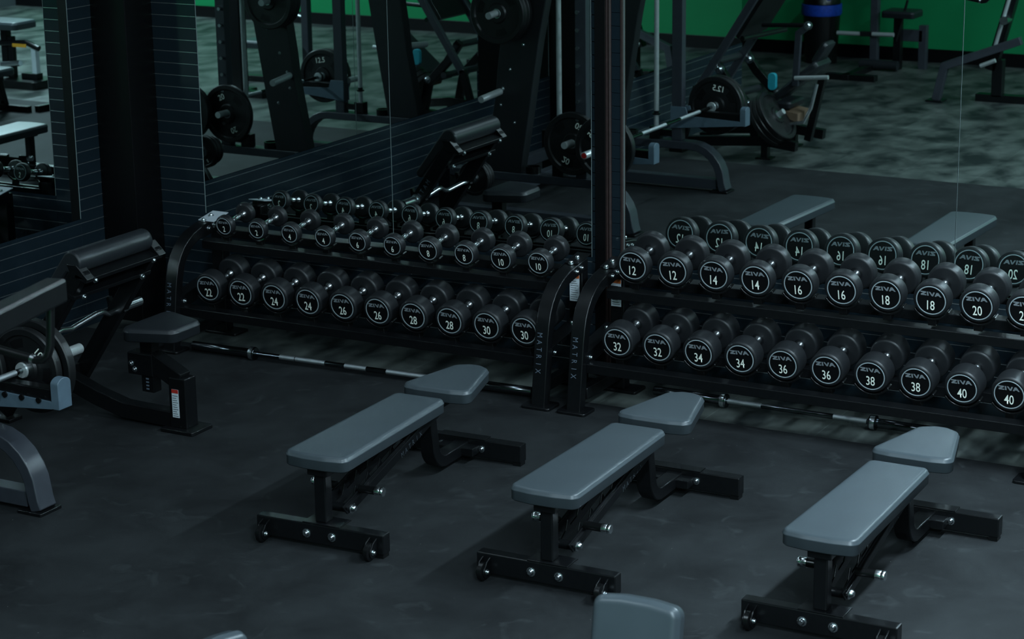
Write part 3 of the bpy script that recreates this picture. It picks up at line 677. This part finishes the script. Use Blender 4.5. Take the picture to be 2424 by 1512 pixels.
# ================================================================== smith machine (mostly seen in the mirrors)
SM = thing('smith_machine', 'graphite smith machine with chrome guide rods and slanted side panels along the left wall', 'smith machine', (.3, -3.3, .0085))
os_ = Vector((.3, -3.3, 0))
def sb(mb, name, mt, smooth=30, bevel=0.0, parent=SM):
    if parent is SM: mb.xf(Matrix.Translation(-os_))
    return mb.build(name, mt, parent, smooth, bevel)
for y, s in ((-2.50, 1), (-4.10, -1)):
    arc = [(.62 + .26 * math.sin(a), .345 - .30 * (1 - math.cos(a)) * .9) for a in [math.radians(d) for d in (0, 15, 30, 45, 60, 72)]]
    path = [(-.60, y, .345)] + [(x, y, z) for x, z in arc] + [(.885, y, .06), (.90, y, .015)]
    sb(MB().beam(path, .115, .062, (0, 1, 0)), 'base_beam', M['steel_grey'], 35, .006)
    sb(MB().prism(rounded([(.80, y - .075), (.945, y - .075), (.945, y + .075), (.80, y + .075)], [.01] * 4), 'z', 0, .016), 'foot_plate', M['steel'], 30, .002)
    sb(MB().beam([(-.60, y, .062), (.84, y, .062)], .09, .075, (0, 1, 0)), 'lower_rail', M['steel_grey'], 0, .004)
    sb(MB().box(-.66, -.56, y - .06, y + .06, .0, .375), 'rear_foot', M['steel'], 0, .004)
    u = sb(MB().box(.460, .545, y - .035, y + .035, .376, 2.22), 'upright', M['steel_grey'], 0, .004)
    for k in range(13):
        z = .55 + k * .125
        MB().lathe([(0, 0), (.011, 0), (.011, .022), (.014, .022), (.014, .03), (0, .03)], 'y', 12).build('stop_pin', M['bolt'], u, 40).matrix_local = Matrix.Translation(Vector((.49, y + s * .034, z)) - os_) @ Matrix.Rotation(0 if s > 0 else math.pi, 4, 'Z')
    sb(MB().tube([(.315, y, .46), (.315, y, 2.2)], .0185, 16), 'guide_rod', M['satin'])
    sb(MB().lathe([(0, 0), (.032, 0), (.032, .012), (.02, .012), (.02, .03), (0, .03)], 'z', 18, (.315, y, .56)), 'rod_bumper', M['plastic'])
    sb(MB().box(.27, .36, y - .035, y + .035, .376, .47), 'rod_socket', M['steel'], 0, .004)
    sb(MB().box(.36, .46, y - .02, y + .02, .40, .45), 'socket_stay', M['steel'], 0, .003)
    sb(MB().lathe([(.045, 0), (.055, 0), (.055, .05), (.045, .05), (.045, 0)], 'z', 20, (.10, y, .376)), 'bar_holder', M['plastic'])
    poly = [(-.275, .376), (.02, .376), (.10, .836), (.178, 1.317), (.26, 1.72), (.34, 2.16), (.02, 2.16), (-.06, 1.70), (-.12, 1.36), (-.155, 1.11), (-.172, .933)]
    pn = sb(MB().prism(poly, 'y', y - .05, y + .05), 'side_panel', M['panel'], 0, .006)
    for q in ((-.11, .98), (-.13, .86), (-.02, .74), (.06, 1.30), (-.05, 1.12)): bolt(pn, Vector((q[0], y + s * .051, q[1])) - os_, (0, s, 0), .9)
    for z in (.955, 1.545): sb(MB().tube([(-.135 + (z - .95) * .12, y + s * .05, z), (-.150 + (z - .95) * .12, y + s * .30, z - .02)], .0245, 18), 'plate_horn', M['satin'])
    sb(MB().tube([(.45, y + s * .03, .635), (.45, y + s * .19, .635)], .0245, 18), 'plate_horn', M['satin'])
    # safety arm: slate plate with a black pad and a raised tip
    ar = sb(MB().prism([(.455, .47), (1.035, .525), (1.035, .560), (.60, .575), (.58, .64), (.455, .64)], 'y', y - .045, y - .033), 'safety_arm', M['arm_blue'], 0, .002)
    MB().prism([(.455, .47), (1.035, .525), (1.035, .560), (.60, .575), (.58, .64), (.455, .64)], 'y', y + .033, y + .045).xf(Matrix.Translation(-os_)).build('arm_cheek', M['arm_blue'], ar, 0, .002)
    tip = [(y - .045, .525), (y + .045, .525), (y + .045, .640)] + [(y + .045 * math.cos(a), .640 + .03 * math.sin(a)) for a in [math.radians(d) for d in range(15, 180, 15)]] + [(y - .045, .640)]
    MB().prism(tip, 'x', 1.03, 1.075).xf(Matrix.Translation(-os_)).build('arm_tip', M['arm_blue'], ar, 30, .003)
    MB().box(.59, 1.03, y - .032, y + .032, .555, .615).xf(Matrix.Translation(-os_)).build('arm_pad', M['plastic'], ar, 0, .006)
    for k in range(4):
        MB().lathe([(0, 0), (.014, 0), (.014, .008), (0, .008)], 'y', 12).build('arm_stud', M['plastic'], ar, 40).location = Vector((.66 + k * .1, y - .053, .560)) - os_
for x, z in ((.50, 2.17), (.02, 2.12), (-.60, .2), (-.2, .2)):
    sb(MB().box(x - .04, x + .04, -4.13, -2.47, z - .04, z + .04), 'cross_beam', M['steel_grey'], 0, .004)
for y in (-2.50, -4.10): sb(MB().box(-.05, .54, y - .04, y + .04, 2.16, 2.24), 'top_beam', M['steel_grey'], 0, .004)

barbell('barbell', 'loaded barbell lying across the safety arms of the smith machine', (.76, -2.01, .650), (.76, -4.55, .650), .42, [(.46, .62), (.90, 1.30), (1.55, 1.9)], smat='satin')
MB().lathe([(0, 0), (.0195, 0), (.0185, .0015), (0, .002)], 'y', 18, (.76, -2.0095, .650)).build('bar_end_cap', M['red'])
tag(bpy.data.objects['bar_end_cap'], 'red round cap on the end of the loaded barbell', 'cap')
pg_ = 'plates on the loaded barbell'
plate('large plate marked 15 on the near end of the loaded barbell, outer one', '15', .225, .050, (.76, -2.330, .650), spin=2.3, group=pg_)
plate('large plate marked 10 on the near end of the loaded barbell, inner one', '10', .195, .040, (.76, -2.385, .650), spin=.8, group=pg_)
plate('large plate marked 12.5 on the far end of the loaded barbell', '12.5', .225, .050, (.76, -4.225, .650), spin=.15, group=pg_)
plate('large plate marked 15 at the far end of the loaded barbell, outermost', '15', .225, .050, (.76, -4.285, .650), spin=.9, group=pg_)
pg2 = 'plates stored on the smith machine'
for k in range(3): plate(['inner', 'middle', 'outer'][k] + ' plate on the upper peg of the smith machine, mirror side', None, .215, .042, (-.066, -2.405 + k * .045, 1.540), spin=k, group=pg2)
for k in range(2): plate(['inner', 'outer'][k] + ' plate on the upper peg of the smith machine, far side', None, .215, .042, (-.066, -4.195 - k * .045, 1.540), spin=k, group=pg2)
plate('plate marked 20 on the low peg of the smith machine upright', '20', .225, .038, (.45, -2.445, .635), spin=.4, group=pg2)

# ================================================================== lever arm machine reaching in at the left edge
LM = thing('lever_machine', 'dark lever arm with a bent tube handle reaching in at the left edge', 'exercise machine', (3.15, -6.3, 0))
ol = Vector((3.15, -6.3, 0))
def lmb(mb, name, mt, smooth=30, bevel=0.0): mb.xf(Matrix.Translation(-ol)); return mb.build(name, mt, LM, smooth, bevel)
lmb(MB().beam([(2.777, -4.435, 1.732), (3.15, -6.30, 1.72)], .075, .080, (1, .2, 0)), 'lever_arm', M['steel'], 0, .010)
hd = lmb(MB().tube([(2.777, -4.475, 1.70), (2.777, -4.485, 1.60), (2.776, -4.490, 1.555), (2.768, -4.494, 1.524), (2.750, -4.498, 1.506), (2.722, -4.502, 1.502), (2.60, -4.515, 1.520), (2.30, -4.54, 1.565)], .0145, 14), 'bent_handle', M['plastic'], 50)
MB().tube([Vector((2.716, -4.503, 1.503)) - ol, Vector((2.704, -4.504, 1.505)) - ol], .0165, 14).build('clamp_ring', M['chrome'], hd)
lmb(MB().box(3.09, 3.21, -6.36, -6.24, .02, 1.80), 'post', M['steel'], 0, .006)
lmb(MB().box(2.85, 3.45, -6.36, -6.24, .0, .06), 'foot', M['steel'], 0, .005)
lmb(MB().box(3.09, 3.21, -6.5, -5.9, .0, .06), 'foot', M['steel'], 0, .005)

# ================================================================== two benches with raised back pads at the lower edge
def utility_bench(label, top, rotz):
    """upright-back bench facing the camera; top = middle of the upper edge of the back pad"""
    U = thing('utility_bench', label, 'bench', (top[0], top[1], .0085), rotz, 'upright benches at the lower edge')
    zt = top[2]; lean = math.radians(79)
    mx = Matrix.Translation((0, 0, zt)) @ Matrix.Rotation(lean, 4, 'X')
    out = rounded([(-.148, -.50), (.148, -.50)] + [(.148 - .296 * k / 3, .0 + .014 * math.sin(math.pi * k / 3)) for k in range(4)], [.036, .036, .036, .2, .2, .036])
    MB().pad(out, -.068, .068, .024).xf(mx).build('back_pad', M['vinyl'], U, 50)
    MB().pad(rounded([(-.16, -.62), (.16, -.62), (.16, -.17), (-.16, -.17)], [.04] * 4), .36, .07, .022).build('seat_pad', M['vinyl'], U, 50)
    MB().beam([(0, .035, zt - .08), (0, -.08, .30), (0, -.08, .05)], .06, .06).build('back_post', M['steel'], U, 0, .004)
    MB().beam([(0, -.05, .325), (0, -.60, .325)], .06, .06).build('seat_beam', M['steel'], U, 0, .004)
    MB().beam([(0, -.55, .30), (0, -.62, .05)], .06, .06).build('front_post', M['steel'], U, 0, .004)
    MB().beam([(0, -.08, .05), (0, -.62, .05)], .06, .06).build('base_rail', M['steel'], U, 0, .004)
    for y in (-.08, -.64): MB().box(-.28, .28, y - .03, y + .03, 0, .06).build('cross_foot', M['steel'], U, 0, .004)
utility_bench('dark grey upright bench back showing at the middle of the bottom edge', (4.660, -4.000, .815), .03)
utility_bench('pale lit corner of an upright bench back at the bottom left edge', (3.675, -4.870, .815), 1.42)

# ================================================================== leg press (seen in the mirrors)
LP = thing('leg_press', 'black sled leg press loaded with tilted plates, seen in the right mirror', 'leg press', (.5, -5.8, 0))
op = Vector((.5, -5.8, 0))
def lp(mb, name, mt, smooth=30, bevel=0.0, parent=LP): mb.xf(Matrix.Translation(-op)); return mb.build(name, mt, parent, smooth, bevel)
for y in (-5.50, -6.12):
    lp(MB().beam([(-.15, y, .09), (.64, y, .15), (.92, y, .12)], .07, .08, (0, 1, 0)), 'base_rail', M['steel'], 0, .004)
    lp(MB().beam([(.645, y, .15), (.645, y, .012)], .06, .06, (0, 1, 0)), 'foot_post', M['steel'], 0, .003)
    lp(MB().box(.58, .71, y - .06, y + .06, 0, .014), 'foot_plate', M['steel'], 0, .002)
    lp(MB().box(-.2, -.08, y - .06, y + .06, 0, .06), 'foot_plate', M['steel'], 0, .002)
    lp(MB().beam([(.17, y, .80), (.30, y, .62), (.50, y, .42), (.56, y, .16)], .06, .07, (0, 1, 0)), 'lever', M['steel'], 0, .004)
    lp(MB().beam([(.08, y + .12, .55), (.60, y + .12, 1.36)], .05, .06, (0, 1, 0)), 'sled_rail', M['steel_grey'], 0, .004)
    lp(MB().beam([(.08, y + .12, .58), (-.05, y + .12, .10)], .05, .06, (0, 1, 0)), 'rail_stay', M['steel'], 0, .004)
    bolt(LP, Vector((.24, y + .035, .72)) - op, (0, 1, 0), 3.0); bolt(LP, Vector((.50, y + .035, .45)) - op, (0, 1, 0), 2.6)
for z, x in ((.775, .20), (.50, .33)): lp(MB().tube([(x, -5.47, z), (x, -6.15, z - .02)], .030, 14), 'roller', M['vinyl_dark'])
lp(MB().box(-.30, .30, -.02, .02, -.34, .34).xf(Matrix.Translation((.56, -5.80, 1.27)) @ Matrix.Rotation(math.pi / 2, 4, 'Z') @ Matrix.Rotation(math.radians(33), 4, 'X')), 'sled_plate', M['steel'], 0, .004)
lp(MB().tube([(.46, -5.42, .99), (.52, -6.20, .97)], .022, 12), 'sled_axle', M['steel'])
ar = lp(MB().beam([(.96, -5.62, 1.10), (.87, -5.62, 1.03), (.85, -5.62, .60)], .04, .05, (0, 1, 0)), 'stop_arm', M['steel_grey'], 0, .003)
lp(MB().tube([(.55, -5.62, 1.08), (.97, -5.62, 1.10)], .018, 12), 'stop_bar', M['steel'])
lp(MB().tube([(.85, -5.60, .665), (1.14, -5.60, .690)], .018, 14), 'side_handle', M['satin'])
bolt(LP, Vector((.96, -5.59, 1.10)) - op, (0, 1, 0), 2.6)
lp(MB().pad(rounded([(-.17, 0), (.17, 0), (.17, .52), (-.17, .52)], [.04] * 4), 0, .06, .02).xf(Matrix.Translation((.64, -5.80, .43)) @ Matrix.Rotation(-math.pi / 2, 4, 'Z') @ Matrix.Rotation(math.radians(40), 4, 'X')), 'back_pad', M['vinyl_dark'], 50)
lp(MB().pad(rounded([(-.11, 0), (.11, 0), (.11, .20), (-.11, .20)], [.035] * 4), 0, .05, .02).xf(Matrix.Translation((.985, -5.80, .765)) @ Matrix.Rotation(-math.pi / 2, 4, 'Z') @ Matrix.Rotation(math.radians(58), 4, 'X')), 'head_pad', M['vinyl_dark'], 50)
lp(MB().prism([(.62, .40), (.86, .36), (.86, .29), (.64, .34)], 'y', -5.95, -5.66), 'seat_board', M['tan'], 0, .004)
lp(MB().pad(rounded([(.52, -5.97), (.80, -5.97), (.80, -5.63), (.52, -5.63)], [.04] * 4), .40, .06, .02), 'seat_pad', M['vinyl_dark'], 50)
lp(MB().tube([(1.02, -5.66, .62), (.98, -5.64, .42), (.92, -5.64, .30), (.70, -5.64, .26)], .016, 12), 'side_tube', M['chrome'])
lp(MB().beam([(1.02, -5.80, .66), (.90, -5.80, .12)], .06, .06, (0, 1, 0)), 'back_strut', M['steel'], 0, .004)
lp(MB().tube([(.63, -5.52, .285), (.80, -5.50, .405)], .024, 16), 'plate_horn', M['satin'])
lp(MB().prism(rounded([(.63, .56), (.70, .56), (.70, .70), (.63, .70)], [.03] * 4), 'y', -5.60, -5.56), 'foam_grip', M['teal'], 30, .004)
axv = Vector((.78, .05, .55)).normalized()
for k in range(3): plate(['lowest', 'middle', 'topmost'][k] + ' of three tilted plates on the leg press', None, .225, .045, Vector((.655, -5.512, .305)) + axv * (k * .048 - .0), axis=axv, spin=k, group='tilted plates on the leg press')

# ================================================================== machines along the green wall
GM = thing('seated_machine', 'black seated exercise machine with chrome roller bar before the green wall', 'exercise machine', (-.1, -10.3, 0))
og = Vector((-.1, -10.3, 0))
def gm(mb, name, mt, smooth=30, bevel=0.0): mb.xf(Matrix.Translation(-og)); return mb.build(name, mt, GM, smooth, bevel)
gm(MB().box(-.23, -.15, -10.44, -10.36, .0, 1.6), 'post', M['steel_grey'], 0, .005)
gm(MB().box(-.23, -.15, -10.4, -9.55, .0, .06), 'base_rail', M['steel'], 0, .005)
gm(MB().box(-.40, .12, -9.66, -9.56, .0, .06), 'base_foot', M['steel'], 0, .005)
gm(MB().tube([(-.30, -10.30, .06), (.10, -10.30, .06)], .05, 14), 'foot_roller', M['vinyl_dark'])
gm(MB().tube([(-.58, -10.35, .355), (-.32, -10.35, .358)], .022, 14), 'roller_bar', M['satin'])
gm(MB().tube([(-.20, -10.35, .362), (.03, -10.35, .366)], .022, 14), 'roller_bar', M['satin'])
gm(MB().beam([(-.33, -10.35, .36), (-.18, -10.38, .36)], .05, .05, (0, 0, 1)), 'bar_hub', M['steel'], 0, .003)
gm(MB().pad(rounded([(-.10, -10.62), (.25, -10.62), (.25, -10.30), (-.10, -10.30)], [.04] * 4), .54, .07, .02), 'seat_pad', M['vinyl_dark'], 50)
gm(MB().box(.0, .08, -10.50, -10.42, .0, .54), 'seat_post', M['steel'], 0, .004)
gm(MB().box(.23, .31, -10.62, -10.54, .0, .45), 'rear_post', M['steel_grey'], 0, .004)
gm(MB().box(.05, .27, -10.60, -10.54, .28, .40), 'rear_rail', M['steel_grey'], 0, .004)
gm(MB().beam([(-.19, -10.40, .70), (.05, -10.40, 1.05)], .05, .06, (0, 1, 0)), 'lever', M['steel_grey'], 0, .004)
gm(MB().tube([(.04, -10.40, .30), (.15, -10.40, .72)], .014, 10), 'adjuster', M['steel'])
gm(MB().pad(rounded([(-.16, 0), (.16, 0), (.16, .5), (-.16, .5)], [.04] * 4), 0, .07, .02).xf(Matrix.Translation((-.15, -10.42, .75)) @ Matrix.Rotation(math.radians(80), 4, 'X')), 'back_pad', M['vinyl_dark'], 50)

RM = thing('plate_machine', 'graphite plate loaded machine with a splayed leg at the right of the mirror', 'exercise machine', (1.5, -8.8, 0))
orr = Vector((1.5, -8.8, 0))
def rm(mb, name, mt, smooth=30, bevel=0.0): mb.xf(Matrix.Translation(-orr)); return mb.build(name, mt, RM, smooth, bevel)
rm(MB().beam([(1.02, -8.76, .014), (1.085, -8.78, .335), (1.78, -8.85, .60)], .07, .075, (0, 1, 0)), 'splayed_leg', M['steel_grey'], 0, .004)
rm(MB().box(.94, 1.10, -8.84, -8.68, 0, .016), 'foot_plate', M['steel'], 0, .002)
rm(MB().beam([(1.48, -8.95, .30), (1.74, -8.95, 1.30)], .10, .10, (0, 1, 0)), 'main_post', M['steel'], 0, .005)
rm(MB().tube([(1.52, -8.88, .50), (1.66, -8.88, 1.05)], .018, 12), 'guide_tube', M['satin'])
rm(MB().tube([(1.42, -8.80, .35), (1.56, -8.80, .41)], .020, 12), 'side_peg', M['satin'])
rm(MB().box(1.35, 2.1, -9.02, -8.9, .0, .07), 'base_rail', M['steel'], 0, .004)
rm(MB().box(1.50, 1.60, -9.0, -8.9, .05, .40), 'base_post', M['steel'], 0, .004)
rm(MB().tube([(1.62, -8.80, .78), (1.62, -8.95, .78)], .04, 14), 'pulley', M['bolt'])

BN = thing('waste_bin', 'black waste bin with a blue bag by the green wall', 'waste bin', (-.86, -10.62, 0))
MB().lathe([(0, 0), (.17, 0), (.20, .58), (.205, .60), (.19, .60), (.165, .03), (0, .03)], 'z', 28).build('body', M['plastic'], BN, 40)
MB().lathe([(.206, .50), (.214, .52), (.212, .612), (.196, .615), (.185, .52)], 'z', 28).build('bag_rim', M['blue'], BN, 40)
MB().lathe([(.20, .62), (.19, .70), (.12, .79), (0, .82)], 'z', 28).build('lid', M['plastic'], BN, 40)
MB().box(-.07, .10, -.02, .06, .66, .79).xf(Matrix.Translation((.05, .10, 0))).build('bag', M['blue'], BN, 0, .02)

# machines seen twice-reflected in the left part of the mirror
DM = thing('leg_extension', 'black leg extension machine with padded roller, seen small in the left mirror', 'exercise machine', (3.1, -7.15, 0))
od = Vector((3.0, -6.6, 0))
def dm(mb, name, mt, smooth=30, bevel=0.0): mb.xf(Matrix.Translation(-od)); return mb.build(name, mt, DM, smooth, bevel)
dm(MB().pad(rounded([(3.05, -6.75), (3.50, -6.75), (3.50, -6.40), (3.05, -6.40)], [.05] * 4), .36, .08, .025), 'seat_pad', M['vinyl'], 50)
dm(MB().box(3.22, 3.32, -6.62, -6.52, .0, .36), 'seat_post', M['steel'], 0, .005)
dm(MB().tube([(3.20, -6.78, .72), (3.55, -6.78, .72)], .075, 18), 'roller_pad', M['vinyl_dark'])
dm(MB().tube([(3.0, -6.78, .66), (3.2, -6.78, .72)], .018, 12), 'roller_arm', M['chrome'])
dm(MB().box(2.92, 3.00, -6.84, -6.76, 0, 1.4), 'post', M['steel_grey'], 0, .005)
dm(MB().box(2.9, 3.6, -6.62, -6.54, 0, .06), 'base_rail', M['steel'], 0, .005)
dm(MB().box(2.92, 3.00, -7.1, -6.3, 0, .06), 'base_rail', M['steel'], 0, .005)

CM = thing('cable_machine', 'black machine with an amber strip label, seen in the far left mirror', 'exercise machine', (5.6, -5.9, 0))
oc = Vector((5.6, -5.9, 0))
def cm(mb, name, mt, smooth=30, bevel=0.0): mb.xf(Matrix.Translation(-oc)); return mb.build(name, mt, CM, smooth, bevel)
cm(MB().box(5.35, 5.55, -5.95, -5.85, .08, .14), 'base_rail', M['steel'], 0, .005)
cm(MB().prism(rounded([(5.25, -6.1), (5.75, -6.1), (5.75, -5.7), (5.25, -5.7)], [.05] * 4), 'z', 0, .08), 'base', M['steel'], 30, .005)
cm(MB().box(5.66, 5.72, -5.93, -5.87, .08, .50), 'post', M['steel'], 0, .005)
cm(MB().box(5.36, 5.42, -5.93, -5.87, .08, .42), 'post', M['label_white'], 0, .005)
cm(MB().tube([(5.30, -5.86, .40), (5.45, -5.86, .45), (5.80, -5.86, .43)], .03, 14), 'handle_bar', M['plastic'])
cm(MB().box(5.44, 5.62, -5.834, -5.826, .405, .44), 'amber_label', M['yellow'], 0, .002)
cm(MB().tube([(5.50, -5.80, .25), (5.75, -5.80, .22)], .03, 14), 'roller', M['chrome'])
cm(MB().pad(rounded([(5.50, -6.1), (6.0, -6.1), (6.0, -5.75), (5.50, -5.75)], [.05] * 4), .58, .08, .025), 'seat_pad', M['vinyl'], 50)
cm(MB().box(5.74, 5.82, -5.96, -5.88, .08, .58), 'seat_post', M['steel'], 0, .005)
